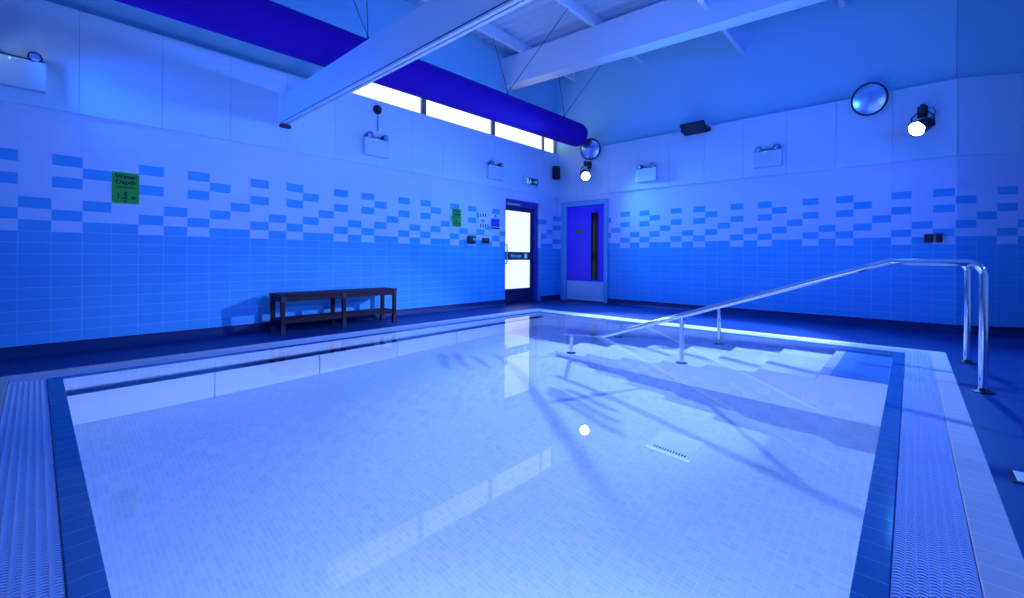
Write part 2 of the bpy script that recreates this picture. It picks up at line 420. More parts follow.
def frame_mesh(d0, d1, z0, z1, mats, name, label, cat, bev):
    mb = MB()
    i0, i1, j0_, j1_ = rect(d0); o0, o1, p0, p1 = rect(d1)
    I = [(i0,j0_),(i1,j0_),(i1,j1_),(i0,j1_)]; O = [(o0,p0),(o1,p0),(o1,p1),(o0,p1)]
    for k in range(4):
        a_, b_, c_, d_ = I[k], I[(k+1)%4], O[(k+1)%4], O[k]
        ax = 0 if k % 2 == 0 else 1
        mb.face([(*a_,z1),(*b_,z1),(*c_,z1),(*d_,z1)], 0, [(p[ax]+20, .5) for p in (a_,b_,c_,d_)])
        mb.face([(*a_,z0),(*b_,z0),(*b_,z1),(*a_,z1)], 0, [(p[ax]+20, .5) for p in (a_,b_,b_,a_)])
        mb.face([(*d_,z0),(*c_,z0),(*c_,z1),(*d_,z1)], 0, [(p[ax]+20, .5) for p in (d_,c_,c_,d_)])
        mb.face([(*a_,z0),(*b_,z0),(*c_,z0),(*d_,z0)], 0, [(p[ax]+20, .5) for p in (a_,b_,c_,d_)])
    return struct(mb.build(name, mats, bevel=bev, seg=3, smooth=True), label, cat)

cop = frame_mesh(-.003, .076, -.007, .001, 'coping', 'trim_1', 'blue tiled coping strip along the water edge', 'coping', .003)
cop2 = frame_mesh(.264, .372, -.14, .002, 'coping_pale', 'trim_2', 'pale grey tile border outside the overflow grating', 'coping', .004)
mb = MB()
i0, i1, j0_, j1_ = rect(.074); o0, o1, p0, p1 = rect(.268)
I = [(i0,j0_),(i1,j0_),(i1,j1_),(i0,j1_)]; O = [(o0,p0),(o1,p0),(o1,p1),(o0,p1)]
for k in range(4):
    mb.face([(*I[k],-.13),(*I[(k+1)%4],-.13),(*O[(k+1)%4],-.13),(*O[k],-.13)])
struct(mb.build('trim_3', 'channel', merge=True), 'dark overflow channel under the grating', 'channel')

# overflow gratings: longitudinal strips with curved cross bars
def grating(name, org, dirv, acr, length, label):
    mb = MB(); d = Vector(dirv); a_ = Vector(acr); o_ = Vector(org)
    Wd = .184-.006; n = 7; cw = Wd/n; pit = .0160
    zt_, zb2 = .001, -.012
    def P(s, t, z): q = o_ + d*s + a_*t; return (q.x, q.y, z)
    def strip(pts_a, pts_b, z1, z0):
        for i in range(len(pts_a)-1):
            A, B, C_, D_ = pts_a[i], pts_a[i+1], pts_b[i+1], pts_b[i]
            mb.face([P(*A,z1),P(*B,z1),P(*C_,z1),P(*D_,z1)], 0, [(0,0)]*4)
            mb.face([P(*A,z0),P(*B,z0),P(*B,z1),P(*A,z1)], 0, [(0,0)]*4)
            mb.face([P(*D_,z1),P(*C_,z1),P(*C_,z0),P(*D_,z0)], 0, [(0,0)]*4)
    for k in range(n+1):
        t = .003 + k*cw; w = .0028
        strip([(0,t-w),(length,t-w)], [(0,t+w),(length,t+w)], zt_-.006, zb2-.01)
    m_ = int(length/pit)
    sg = 4
    for j in range(m_):
        for k in range(n):
            s0 = j*pit + (.5*pit if k % 2 else 0)
            A, B = [], []
            for i in range(sg+1):
                f_ = i/sg; t = .003 + (k+.04+.92*f_)*cw; bow = .0065*math.sin(PI*f_)
                A.append((s0+bow, t)); B.append((s0+bow+.0068, t))
            strip(A, B, zt_, zb2)
    ob = mb.build(name, 'grate', merge=False)
    return tag(ob, label, 'grating', 'overflow gratings round the pool')
r0, r1, s0_, s1_ = rect(.078); q0, q1, t0_, t1_ = rect(.262)
grating('overflow_grating', (q0, s0_, 0), (1,0,0), (0,-1,0), q1-q0, 'white overflow grating along the near right pool edge, running to the handrail')
grating('overflow_grating', (r0, s0_+.002, 0), (0,1,0), (-1,0,0), s1_-s0_-.004, 'white overflow grating along the near left pool edge at the lower left')
grating('overflow_grating', (q0, s1_, 0), (1,0,0), (0,1,0), q1-q0, 'white overflow grating along the far pool edge in front of the bench')
grating('overflow_grating', (r1, s0_+.002, 0), (0,1,0), (1,0,0), s1_-s0_-.004, 'white overflow grating along the far right pool edge behind the steps')

# steps
SX0, SX1 = 4.35, PX1-.002
fr = [3.23, 2.78, 2.335, 1.89, 1.448, 1.003, .56]
prof = [(fr[0], POOL_Z+.002)]
for k, y in enumerate(fr):
    z = -1.06 + .152*k
    prof.append((y, z)); prof.append((fr[k+1] if k < 6 else PY0+.002, z))
mb = MB()
top = prof[:]
for (ya, za), (yb, zb_) in zip(top[:-1], top[1:]):
    hor = abs(za-zb_) < 1e-6
    uvv = [(SX0, ya), (SX1, ya), (SX1, yb), (SX0, yb)] if hor else [(SX0, za), (SX1, za), (SX1, zb_), (SX0, zb_)]
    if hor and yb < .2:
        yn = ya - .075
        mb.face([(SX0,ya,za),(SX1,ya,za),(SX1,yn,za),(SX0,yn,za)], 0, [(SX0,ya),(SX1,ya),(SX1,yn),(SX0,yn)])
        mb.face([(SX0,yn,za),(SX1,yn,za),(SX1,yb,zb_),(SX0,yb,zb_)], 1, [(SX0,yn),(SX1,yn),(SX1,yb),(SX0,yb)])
    else: mb.face([(SX0,ya,za),(SX1,ya,za),(SX1,yb,zb_),(SX0,yb,zb_)], 0, uvv)
for k in range(7):
    y0, z1 = fr[k], -1.06+.152*k; y1 = fr[k+1] if k < 6 else PY0+.002
    mb.face([(SX0,y0,POOL_Z+.002),(SX0,y0,z1),(SX0,y1,z1),(SX0,y1,POOL_Z+.002)], 0, [(POOL_Z,y0),(z1,y0),(z1,y1),(POOL_Z,y1)])
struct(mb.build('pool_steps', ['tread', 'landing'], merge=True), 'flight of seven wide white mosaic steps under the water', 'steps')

# dark rail under water along the long side
t = thing('underwater_rail', 'dark blue rail under the water along the long pool side below the bench', 'rail', (0, PY1-.06, -.43))
mb = MB(); mb.tube([(PX0+.02,0,0), (PX1-.02,0,0)], .044, 16); mb.build('bar', 'rail_dark', t, smooth=True)
for k in range(7):
    mb = MB(); x = .45+.8*k; mb.box(x-.015, x+.015, 0.0, .056, -.012, .012); mb.build('wall_bracket', 'rail_dark', t, bevel=.003)
# floor drain in the pool
t = thing('pool_drain', 'white square drain grille on the pool floor', 'drain', (3.19, 1.275, POOL_Z))
mb = MB(); mb.prism([(-.15,.0),(.15,.0),(.15,.012),(.135,.022),(-.135,.022),(-.15,.012)], 1, -.155, .155); mb.build('plate', 'drainplate', t)
mb = MB()
for k in range(12):
    yy = -.12 + .02*k
    mb.box(-.132, -.105, yy, yy+.009, .0221, .0232)
mb.build('slots', 'slot', t)
for (x, y) in ((-.12,-.142),(-.12,.142)):
    mb = MB(); mb.lathe(Matrix.Translation((x,y,.022)), [(.006,0),(.006,.002),(0,.003)], 10); mb.build('screw', 'chrome_b', t)
# water
mb = MB(); n = 1
mb.face([(PX0,PY0,WATER_Z),(PX1,PY0,WATER_Z),(PX1,PY1,WATER_Z),(PX0,PY1,WATER_Z)])
water = mb.build('pool_water', 'water', merge=False, smooth=True)
tag(water, 'clear still water filling the pool to the brim', 'water', kind='stuff')

# ------------------------------------------------------------------ handrails
def arc(c, a_, b_, r, n=8):
    """bend at corner c from direction a_ to b_ (unit vectors pointing away from c)"""
    c, a_, b_ = Vector(c), Vector(a_).normalized(), Vector(b_).normalized()
    ang = a_.angle(b_); d = r/math.tan(ang/2)
    p0, p1 = c+a_*d, c+b_*d; cen = c+(a_+b_).normalized()*(r/math.sin(ang/2))
    out = []
    v0, v1 = p0-cen, p1-cen; w = v0.angle(v1)
    for i in range(n+1):
        f_ = i/n
        out.append(cen + (v0*math.sin((1-f_)*w) + v1*math.sin(f_*w))/math.sin(w))
    return out
def handrail(x, label):
    t = thing('handrail', label, 'handrail', (x, -.37, 0), 0, 'handrails down the pool steps')
    zt_ = .888; yk = .50; y2, z2 = 2.087, .322          # local y (world y + .37)
    sl = Vector((0, 1, -.3545)).normalized()
    ye = 3.52; ze = zt_ - .3545*(ye-yk)
    path = [Vector((0,0,.0))] + arc((0,0,zt_), (0,0,-1), (0,1,0), .085) + arc((0,yk,zt_), (0,-1,0), tuple(sl), .12, 4) + [Vector((0,ye,ze))]
    mb = MB(); mb.tube(path, .0245, 16); mb.build('rail', 'chrome', t, smooth=True)
    for yy, zb_ in ((2.07, -1.06+.152*3), (3.41, -1.06)):
        zz = zt_ - .3545*(yy-yk)
        mb = MB(); mb.tube([(0,yy,zb_+.001),(0,yy,zz-.01)], .021, 14); mb.build('post', 'chrome', t, smooth=True)
        mb = MB(); mb.lathe(Matrix.Translation((0,yy,zb_+.001)), [(.058,0),(.058,.006),(.03,.014),(.024,.03)], 24); mb.build('floor_flange', 'flange', t, smooth=True)
    mb = MB(); mb.lathe(Matrix.Identity(4), [(.062,0),(.062,.006),(.032,.014),(.025,.03)], 24); mb.build('floor_flange', 'flange', t, smooth=True)
    return t
handrail(4.40, 'nearer steel handrail of the pool steps, its bent end post closest to the viewer')
handrail(5.56, 'farther steel handrail of the pool steps, its deck post behind the nearer one')

# deck plate at the right edge
t = thing('deck_plate', 'small white square plate set in the blue deck at the right edge', 'drain', (2.765, -.385, 0), 0)
mb = MB(); mb.box(-.075,.075,-.075,.075,0,.004); mb.build('rim', 'charcoal', t, bevel=.001)
mb = MB(); mb.box(-.06,.06,-.06,.06,.004,.008); mb.build('cover', 'drainplate', t, bevel=.002)

# ------------------------------------------------------------------ bench
t = thing('bench', 'long dark red slatted wooden bench against the left tiled wall', 'bench', (1.885, 5.27, 0))
BL, BD, BH = 1.50, .34, .465
mb = MB()
for k in range(4):
    y0 = .003 + k*(BD-.006)/4; mb.box(-.02, BL+.02, y0+.004, y0+(BD-.006)/4-.004, BH-.03, BH)
mb.build('seat', 'wood', t, bevel=.004)
mb = MB()
for y0 in (.0, BD-.025):
    mb = MB(); mb.box(.0, BL, y0, y0+.025, BH-.085, BH-.03); mb.build('seat_rail', 'wood', t, bevel=.003)
mb = MB()
for y0 in (.045, .13, .215): mb.box(.0, BL, y0, y0+.06, .15, .172)
mb.build('lower_shelf', 'wood', t, bevel=.003)
for y0 in (.005, BD-.03):
    mb = MB(); mb.box(.0, BL, y0, y0+.025, .125, .17); mb.build('lower_rail', 'wood', t, bevel=.003)
for x0 in (.0, BL/2-.022, BL-.044):
    for y0 in (-.004, BD-.04):
        mb = MB(); mb.box(x0, x0+.044, y0, y0+.044, 0.02, BH-.03)
        lg = mb.build('leg', 'wood', t, bevel=.003)
        mb = MB(); mb.box(x0-.004, x0+.048, y0-.004, y0+.048, 0, .10); mb.build('foot_casting', 'bracket', lg, bevel=.004)
        mb = MB(); mb.box(x0-.004, x0+.048, y0-.004, y0+.048, BH-.10, BH-.025); mb.build('top_casting', 'bracket', lg, bevel=.004)
    mb = MB(); mb.box(x0+.008, x0+.036, .0, BD, BH-.09, BH-.03); mb.build('cross_rail', 'wood', t, bevel=.003)
    mb = MB(); mb.box(x0+.008, x0+.036, .0, BD, .12, .152); mb.build('cross_rail', 'wood', t, bevel=.003)

# ------------------------------------------------------------------ doors
# fire exit door in the left wall (recessed)
yd = VL + .11
mb = MB()
mb.box(D1A, D1A+.04, yd-.03, yd+.04, 0, D1Z); mb.box(7.02, D1B, yd-.03, yd+.04, 0, D1Z); mb.box(D1A+.04, 7.02, yd-.03, yd+.04, 1.985, D1Z)
mb.box(D1A+.04, 7.02, yd-.005, yd+.03, 1.925, 1.985)
d1 = mb.build('door_1', 'door_frame', bevel=.004); struct(d1, 'glazed fire exit door with white daylight panes in the left wall', 'door')
mb = MB()
la, lb = D1A+.043, 7.015; ga, gb = la+.03, lb-.10; y0, y1 = yd-.012, yd+.03
mb.box(la, ga, y0, y1, .01, 1.92); mb.box(gb, lb, y0, y1, .01, 1.92)
mb.box(ga, gb, y0, y1, .01, .29); mb.box(ga, gb, y0, y1, .86, 1.02); mb.box(ga, gb, y0, y1, 1.83, 1.92)
leaf = mb.build('leaf', 'door_dark', d1, bevel=.004)
mb = MB(); mb.box(ga, gb, yd+.005, yd+.015, .29, .86); mb.build('glass_pane', 'doorpane', leaf)
mb = MB(); mb.box(ga, gb, yd+.005, yd+.015, 1.02, 1.83); mb.build('glass_pane', 'doorpane', leaf)
mb = MB(); hx = D1A+.065
mb.tube([(hx, y0, 1.15)] + arc((hx, y0-.085, 1.15), (0,1,0), (0,0,-1), .03, 5) + arc((hx, y0-.085, .79), (0,0,1), (0,1,0), .03, 5) + [(hx, y0, .79)], .013, 10)
mb.build('pull_handle', 'chrome_b', leaf, smooth=True)
mb = MB(); mb.box(6.26, gb-.012, y0-.004, y0-.0005, .885, .995); sp = mb.build('exit_notice', 'exit_green', leaf)
text_mesh('Fire exit', .092, Matrix.Translation((6.47, y0-.0055, .94)) @ Matrix.Rotation(PI/2, 4, 'X'), 'lettering', 'exit_white', leaf, xs=1.0)
mb = MB(); mb.box(6.72, 6.80, y0-.0065, y0-.0045, .895, .985)
mb.build('pictogram', 'exit_white', leaf)
mb = MB(); mb.box(6.18, 6.55, y0-.035, y0-.002, 1.935, 1.975); mb.box(6.19, 6.21, y0-.06, y0-.035, 1.945, 1.965); cl = mb.build('door_closer', 'chrome_b', d1, bevel=.004)

# violet door in the right wall
def RY(y): return y
mb = MB(); fx0, fx1 = UR-.025, UR+.10
mb.box(fx0, fx1, D2A, D2A-.10, 0, D2Z); mb.box(fx0, fx1, D2B, D2B+.055, 0, D2Z); mb.box(fx0, fx1, D2A-.10, D2B+.055, 2.0, D2Z)
mb.box(fx0-.012, UR-.002, D2A+.035, D2A-.03, 0, D2Z+.035); mb.box(fx0-.012, UR-.002, D2B-.035, D2B+.02, 0, D2Z+.035); mb.box(fx0-.012, UR-.002, D2A-.03, D2B+.02, D2Z-.02, D2Z+.035)
d2 = mb.build('door_2', 'frame_pale', bevel=.004); struct(d2, 'violet blue flush door with a slim vision panel in the right wall', 'door')
lx0, lx1 = UR+.012, UR+.055; ly0, ly1 = D2A-.105, D2B+.06
va, vb = 4.86, 4.71
mb = MB()
for (a_, b_, c_, d_) in ((ly0, va, .02, 1.99), (vb, ly1, .02, 1.99), (va, vb, .02, .47), (va, vb, 1.84, 1.99)): mb.box(lx0, lx1, a_, b_, c_, d_)
lf = mb.build('leaf', 'door_leaf', d2)
mb = MB(); mb.box(lx0+.015, lx0+.025, va, vb, .47, 1.84); mb.build('vision_panel', 'darkglass', lf)
mb = MB()
for (a_, b_, c_, d_) in ((va+.012, va-.004, .458, 1.852), (vb+.004, vb-.012, .458, 1.852), (va, vb, .458, .474), (va, vb, 1.836, 1.852)): mb.box(lx0-.008, lx0+.02, a_, b_, c_, d_)
mb.build('vision_bead', 'charcoal', lf)
mb = MB(); mb.box(lx0-.003, lx0-.0002, ly0-.005, ly1+.005, .025, .425); mb.build('kick_plate', 'kick', lf, bevel=.001)
mb = MB(); mb.box(lx0-.004, lx0-.0002, 5.24, 5.06, 1.42, 1.505); mb.build('name_plate', 'exit_green', lf, bevel=.001)
text_mesh('PLANT', .055, Matrix.Translation((lx0-.005, 5.15, 1.463)) @ Matrix.Rotation(RW, 4, 'Z') @ Matrix.Rotation(PI/2, 4, 'X'), 'lettering', 'ink', lf) if False else None
for z in (.55, 1.02, 1.45):
    mb = MB(); mb.tube([(lx0-.01, ly1-.012, z-.05), (lx0-.01, ly1-.012, z+.05)], .010, 10); mb.build('hinge', 'white_pl', lf, smooth=True)

# ------------------------------------------------------------------ wall-mounted things
def emergency(name, loc, rz, label):
    t = thing(name, label, 'emergency light', loc, rz, 'twin spot emergency lights')
    w, h, d = .39, .25, .075
    mb = MB(); mb.box(-w/2, w/2, -d, 0, 0, h); mb.build('housing', 'white_pl', t, bevel=.008)
    mb = MB(); mb.box(-w/2+.015, w/2-.015, -d+.01, -.01, h, h+.012); mb.build('top_tray', 'charcoal', t)
    mb = MB(); mb.lathe(Matrix.Translation((-.02, -d-.001, h-.02)) @ Matrix.Rotation(PI/2, 4, 'X'), [(.006,0),(.004,.003),(0,.004)], 10); mb.build('charge_light', 'led', t)
    for sx in (-.115, .115):
        mtx = Matrix.Translation((sx, -d*.6, h+.038)) @ Matrix.Rotation(math.radians(100), 4, 'X') @ Matrix.Rotation(math.radians(14 if sx > 0 else -14), 4, 'Y')
        mb = MB(); mb.lathe(mtx, [(.018,-.035),(.030,-.025),(.043,.03),(.045,.038),(.040,.038)], 20)
        mb.box(sx-.012, sx+.012, -d*.7, -d*.4, h+.008, h+.025)
        hd = mb.build('lamp_head', 'charcoal', t, smooth=True)
        mb = MB(); mb.lathe(mtx, [(.039,.036),(.025,.044),(0,.046)], 20); mb.build('lens', 'lens_clear', hd, smooth=True)
    return t
pz = 2.33
e0 = emergency('emergency_light', Lw(-.135, pz), 0, 'white twin-spot emergency light at the left edge of the picture')
copy_tree(e0, 'white twin-spot emergency light on the left wall under the black dome', Lw(3.29, pz+.005))
copy_tree(e0, 'white twin-spot emergency light on the left wall just left of the exit sign', Lw(5.715, pz+.01))
copy_tree(e0, 'white twin-spot emergency light on the right wall near the violet door', Rw(3.63, pz+.005), RW)
copy_tree(e0, 'white twin-spot emergency light on the right wall between the floodlight and the ring mirror', Rw(1.65, pz+.01), RW)
# black dome sensor with its cable
t = thing('dome_camera', 'small black dome fixed above an emergency light on the left wall', 'camera', Lw(3.315, 3.02))
mb = MB(); mb.lathe(Matrix.Rotation(PI/2, 4, 'X'), [(.065,0),(.066,.025),(.058,.03)], 24); mb.build('base', 'black', t, smooth=True)
mb = MB(); mb.lathe(Matrix.Rotation(PI/2, 4, 'X'), [(.056,.03),(.05,.055),(.03,.075),(0,.082)], 24); mb.build('dome', 'black', t, smooth=True)
mb = MB(); mb.tube([(.01,-.012,-.06), (.012,-.012,-.30)], .006, 8); mb.build('cable', 'cable', t)

# exit sign
t = thing('exit_sign', 'green running man exit sign in a white case above the fire door', 'sign', Lw(6.74, 2.34))
mb = MB(); mb.box(-.23, .23, -.05, 0, 0, .20); mb.build('case', 'white_pl', t, bevel=.006)
mb = MB(); mb.box(-.18, .19, -.053, -.0505, .03, .17); mb.build('sign_face', 'exit_green', t)
mb = MB()
mb.box(-.165, -.10, -.0555, -.0535, .04, .16)                                        # doorway
def pr(poly, ox, oz, sc, y0=-.0555, y1=-.0535): mb.prism([(ox+p[0]*sc, oz+p[1]*sc) for p in poly], 1, y0, y1)
pr([(0,0),(.3,.02),(.55,.45),(.9,.35),(.95,.48),(.5,.62),(.55,.8),(.35,.85),(.1,.6),(.2,.5)], -.09, .04, .10)
mb.prism([(-.02+.011*math.cos(k*PI/4)-.02, .145+.011*math.sin(k*PI/4)) for k in range(8)], 1, -.0555, -.0535)
mb.build('running_figure', 'exit_white', t)
mb = MB(); pr([(0,.4),(.55,.4),(.55,.15),(1,.5),(.55,.85),(.55,.6),(0,.6)], .07, .05, .10); mb.build('arrow', 'exit_white', t)
# speaker in the corner
t = thing('wall_speaker', 'black loudspeaker high on the left wall beside the corner', 'speaker', Lw(7.54, 2.58))
mb = MB(); mb.prism([(-.065,-.13),(.065,-.13),(.085,-.02),(-.085,-.02)], 2, .01, .29); mb.build('cabinet', 'black', t, bevel=.012)
mb = MB(); mb.box(-.05,.05,-.136,-.131,.03,.27); mb.build('grille', 'charcoal', t, bevel=.002)
mb = MB(); mb.box(-.02,.02,-.02,0,.10,.20); mb.build('wall_bracket', 'charcoal', t)
# small white sensor in the corner
t = thing('motion_sensor', 'small white sensor low in the corner above the violet door', 'sensor', (UR-.06, VL-.06, 2.12), math.radians(-45))
mb = MB(); mb.lathe(Matrix.Identity(4), [(.022,0),(.03,.01),(.03,.10),(.02,.115),(0,.118)], 16); mb.build('body', 'white_pl', t, smooth=True)
mb = MB(); mb.box(-.02,.02,-.0,.05,.03,.08); mb.build('mount', 'white_pl', t)

# water depth signs
def depth_sign(loc, label):
    t = thing('depth_sign', label, 'sign', loc, 0, 'green water depth signs')
    w, h = .203, .305
    mb = MB(); mb.box(-w/2, w/2, -.004, 0, 0, h); mb.build('plate', 'green', t, bevel=.001)
    y = -.0046
    text_mesh('Water', .058, wallmtx(0, .262, y), 'lettering', 'ink', t, bold=.0022, xs=1.0)
    text_mesh('Depth', .058, wallmtx(0, .208, y), 'lettering', 'ink', t, bold=.0022, xs=1.0)
    text_mesh('1.2', .070, wallmtx(-.028, .068, y), 'lettering', 'ink', t, bold=.0024, xs=1.0)
    text_mesh('M', .040, wallmtx(.056, .058, y), 'lettering', 'ink', t, bold=.0022, xs=1.05)
    mb = MB()
    pts = [(-.075+.15*k/24, .158+.004*math.sin(k*PI/3)) for k in range(25)]
    for (xa, za), (xb, zb_) in zip(pts[:-1], pts[1:]):
        mb.face([(xa,y,za-.005),(xb,y,zb_-.005),(xb,y,zb_+.005),(xa,y,za+.005)])
    mb.build('wave_line', 'ink', t)
    mb = MB(); mb.prism([(-.018,.104),(.018,.104),(0,.126)], 1, y, -.0041); mb.build('arrow', 'ink', t)
    mb = MB(); mb.prism([(-.018,.030),(.018,.030),(0,.008)], 1, y, -.0041); mb.build('arrow', 'ink', t)
    for sx in (-1, 1):
        for zz in (.014, h-.014):
            mb = MB(); mb.lathe(Matrix.Translation((sx*(w/2-.012), -.004, zz)) @ Matrix.Rotation(PI/2, 4, 'X'), [(.005,0),(.004,.002),(0,.0025)], 10); mb.build('screw', 'chrome_b', t)
    return t
ds = depth_sign((.597, VL-.001, 1.408), 'green water depth sign on the left wall near the left edge')
copy_tree(ds, 'green water depth sign on the left wall beside the notices near the fire door', (4.838, VL-.001, 1.425))

# notices by the fire door
t = thing('pool_rules_notice', 'white notice with rows of black pictograms, left of the blue notice', 'notice', (5.46, VL-.001, 1.43))
mb = MB(); mb.box(-.10,.10,-.004,0,0,.275); mb.build('board', 'paper', t)
for zz in (.035, .225):
    for xx in (-.06, 0, .06):
        mb = MB()
        mb.prism([(xx-.016, zz-.02), (xx+.016, zz-.02), (xx+.012, zz+.02), (xx+.016, zz+.028), (xx+.010, zz+.042), (xx-.010, zz+.042), (xx-.016, zz+.028), (xx-.012, zz+.02)], 1, -.0048, -.0041)
        mb.build('pictogram', 'ink', t)
mb = MB()
for k in range(4): mb.box(-.06, .06-.02*(k % 2), -.0048, -.0041, .095+.02*k, .101+.02*k)
mb.prism([(0+.02*math.cos(k*PI/4), .135+.02*math.sin(k*PI/4)) for k in range(8)], 1, -.0049, -.0042)
mb.build('printing', 'blueprint', t)
t = thing('notice', 'white notice with a blue block of text, next to the fire door', 'notice', (5.775, VL-.001, 1.425))
mb = MB(); mb.box(-.13,.13,-.004,0,0,.285); mb.build('board', 'paper', t)
mb = MB(); mb.box(-.115,.115,-.0046,-.0041,.05,.20); mb.build('text_block', 'blueprint', t)
mb = MB(); mb.box(-.115,.115,-.0046,-.0041,.008,.04)
mb.prism([(.022*math.cos(k*PI/4), .255+.018*math.sin(k*PI/4)) for k in range(8)], 1, -.0046, -.0041); mb.box(-.08,.08,-.0046,-.0041,.218,.228)
for k in range(5): mb.box(-.10, .10-.03*(k % 3), -.0052, -.0047, .063+.027*k, .070+.027*k)
mb.build('printing', 'ink', t)
# call points / switches
def wallbox(name, loc, rz, w, h, d, label, cat, extra):
    t = thing(name, label, cat, loc, rz)
    mb = MB(); mb.box(-w/2, w/2, -d, 0, -h/2, h/2); mb.build('back_box', 'black', t, bevel=.006)
    mb = MB(); mb.box(-w*.36, w*.36, -d-.006, -d, -h*.34, h*.34); fc = mb.build('face_plate', 'charcoal', t, bevel=.003)
    mb = MB()
    if extra == 'dial': mb.lathe(Matrix.Translation((.02,-d-.006,.005)) @ Matrix.Rotation(PI/2,4,'X'), [(.028,0),(.026,.02),(.015,.024),(0,.025)], 16); mb.build('knob', 'chrome_b', t, smooth=True)
    elif extra == 'two':
        mb.box(-w*.22, -w*.06, -d-.012, -d-.006, -h*.18, h*.18); mb.box(w*.06, w*.22, -d-.012, -d-.006, -h*.18, h*.18); mb.build('rocker', 'exit_green', t, bevel=.002)
    else:
        mb.box(-w*.14, w*.14, -d-.012, -d-.006, -h*.2, h*.2); mb.build('rocker', 'black', t, bevel=.002)
wallbox('wall_control', (5.165, VL, 1.21), 0, .17, .13, .05, 'black control box with a bright knob under the green depth sign by the fire door', 'switch', 'dial')
wallbox('wall_switch', (5.515, VL, 1.21), 0, .15, .095, .04, 'small dark double switch on the left wall below the pictogram notice', 'switch', 'two')
wallbox('wall_switch', (UR, -.165, 1.19), RW, .085, .10, .045, 'left one of the two small black switches above the handrail', 'switch', 'one')
wallbox('wall_switch', (UR, -.262, 1.19), RW, .062, .11, .045, 'right one of the two small black switches above the handrail', 'switch', 'one')

# convex mirrors
def mirror(y, z, r, tilt, yaw, label):
    t = thing('convex_mirror', label, 'mirror', (UR-.02, y, z), RW, 'round convex safety mirrors')
    mtx = Matrix.Translation((0, -.10, 0)) @ Matrix.Rotation(yaw, 4, 'Z') @ Matrix.Rotation(PI/2 + tilt, 4, 'X')
    mb = MB(); Rr = r*2.2; prof = []
    for k in range(9):
        rr = r*(1-k/8); prof.append((max(rr, 0), math.sqrt(Rr*Rr-rr*rr)-math.sqrt(Rr*Rr-r*r)))
    mb.lathe(mtx, prof, 40); mb.build('mirror_face', 'mirror', t, smooth=True)
    mb = MB(); mb.tube([mtx @ Vector((r*math.cos(a_*PI/24), r*math.sin(a_*PI/24), 0)) for a_ in range(48)], .013, 8, closed=True); mb.build('rim', 'charcoal', t, smooth=True)
    mb = MB(); mb.lathe(mtx, [(r*.98,-.004),(r*.6,-.03),(.0,-.04)], 32); mb.build('back_shell', 'charcoal', t, smooth=True)
    mb = MB(); mb.tube([mtx @ Vector((0,0,-.03)), (0,0,-.0)], .015, 10); mb.lathe(Matrix.Rotation(PI/2,4,'X'), [(.04,0),(.04,.01)], 16); mb.build('bracket', 'charcoal', t, smooth=True)
mirror(4.82, 3.12, .205, math.radians(10), math.radians(10), 'round convex mirror in the corner above the spotlight over the violet door')
mirror(.43, 3.08, .205, math.radians(14), math.radians(-22), 'round convex mirror with dark rim high on the right wall, left of the right-hand spotlight')

# stage spotlights
def spotlamp(loc, rz, aim, label, beams):
    """loc: wall point of the bracket; aim: world point"""
    t = thing('spotlight', label, 'spotlight', loc, rz, 'blue stage spotlights on the walls')
    R_ = Matrix.Rotation(rz, 4, 'Z'); wl_ = Matrix.Translation(loc) @ R_
    piv = Vector((0, -.17, -.17))
    wp = wl_ @ piv
    d = (Vector(aim) - wp).normalized(); ld = (R_.inverted() @ d)
    q_ = ld.to_track_quat('Z', 'Y').to_matrix().to_4x4()
    mtx = Matrix.Translation(piv) @ q_
    mb = MB(); mb.lathe(mtx, [(.0,-.13),(.05,-.13),(.072,-.11),(.082,-.06),(.084,.0),(.086,.09),(.095,.10),(.095,.114),(.089,.114),(.08,.09),(0,.09)], 24); bd = mb.build('body', 'charcoal', t, smooth=True)
    mb = MB(); mb.lathe(mtx, [(.0885,.114),(.05,.122),(0,.125)], 24); mb.build('lens', 'lens_on', bd)
    mb = MB()
    for k in range(6):
        a0_, a1_ = k*PI/3, (k+1)*PI/3
        p_, q2 = Vector((.104*math.cos(a0_), .104*math.sin(a0_), .118)), Vector((.104*math.cos(a1_), .104*math.sin(a1_), .118))
        mb.tube([mtx @ p_, mtx @ q2], .006, 6)
    mb.build('colour_frame', 'charcoal', bd)
    sx = Vector((1,0,0)); yk_t = Vector((0, -.17, .0))
    mb = MB(); w = .103
    mb.tube([piv + sx*w, piv + sx*w + Vector((0,0,.11)), yk_t + sx*.05, yk_t - sx*.05, piv - sx*w + Vector((0,0,.11)), piv - sx*w], .009, 8)
    mb.build('yoke', 'charcoal', t)
    mb = MB(); mb.lathe(Matrix.Translation((0,-.17,-.01)), [(.03,0),(.03,.10),(.02,.11)], 16); mb.box(-.03,.03,-.17,0,.05,.09); mb.box(-.05,.05,-.012,0,-.03,.12)
    mb.build('clamp', 'charcoal', t, bevel=.003)
    mb = MB(); mb.tube([(.03,-.15,.03),(.09,-.12,.06),(.12,-.10,.0),(.09,-.12,-.05),(.05,-.15,-.10)], .006, 8); mb.build('cable', 'black', t, smooth=True)
    for sg_ in (-1, 1):
        mb = MB(); mb.lathe(Matrix.Translation(piv + sx*w*sg_) @ Matrix.Rotation(PI/2, 4, 'Y'), [(.018,-.012),(.018,.012)], 12); mb.build('knob', 'black', t)
    # a hard-centred beam plus the lamp's wide soft field
    for (pt, ang, blend, watts, col) in beams:
        d2_ = (Vector(pt) - wp).normalized()
        L = bpy.data.lights.new('spotlight beam', 'SPOT'); L.energy = watts; L.color = col; L.spot_size = math.radians(ang); L.spot_blend = blend; L.shadow_soft_size = .07
        L.cycles.is_caustics_light = True
        lo = bpy.data.objects.new('spotlight_beam', L); COL.objects.link(lo)
        lo.location = wp + d*.22
        lo.rotation_euler = d2_.to_track_quat('-Z', 'Y').to_euler()
    return t
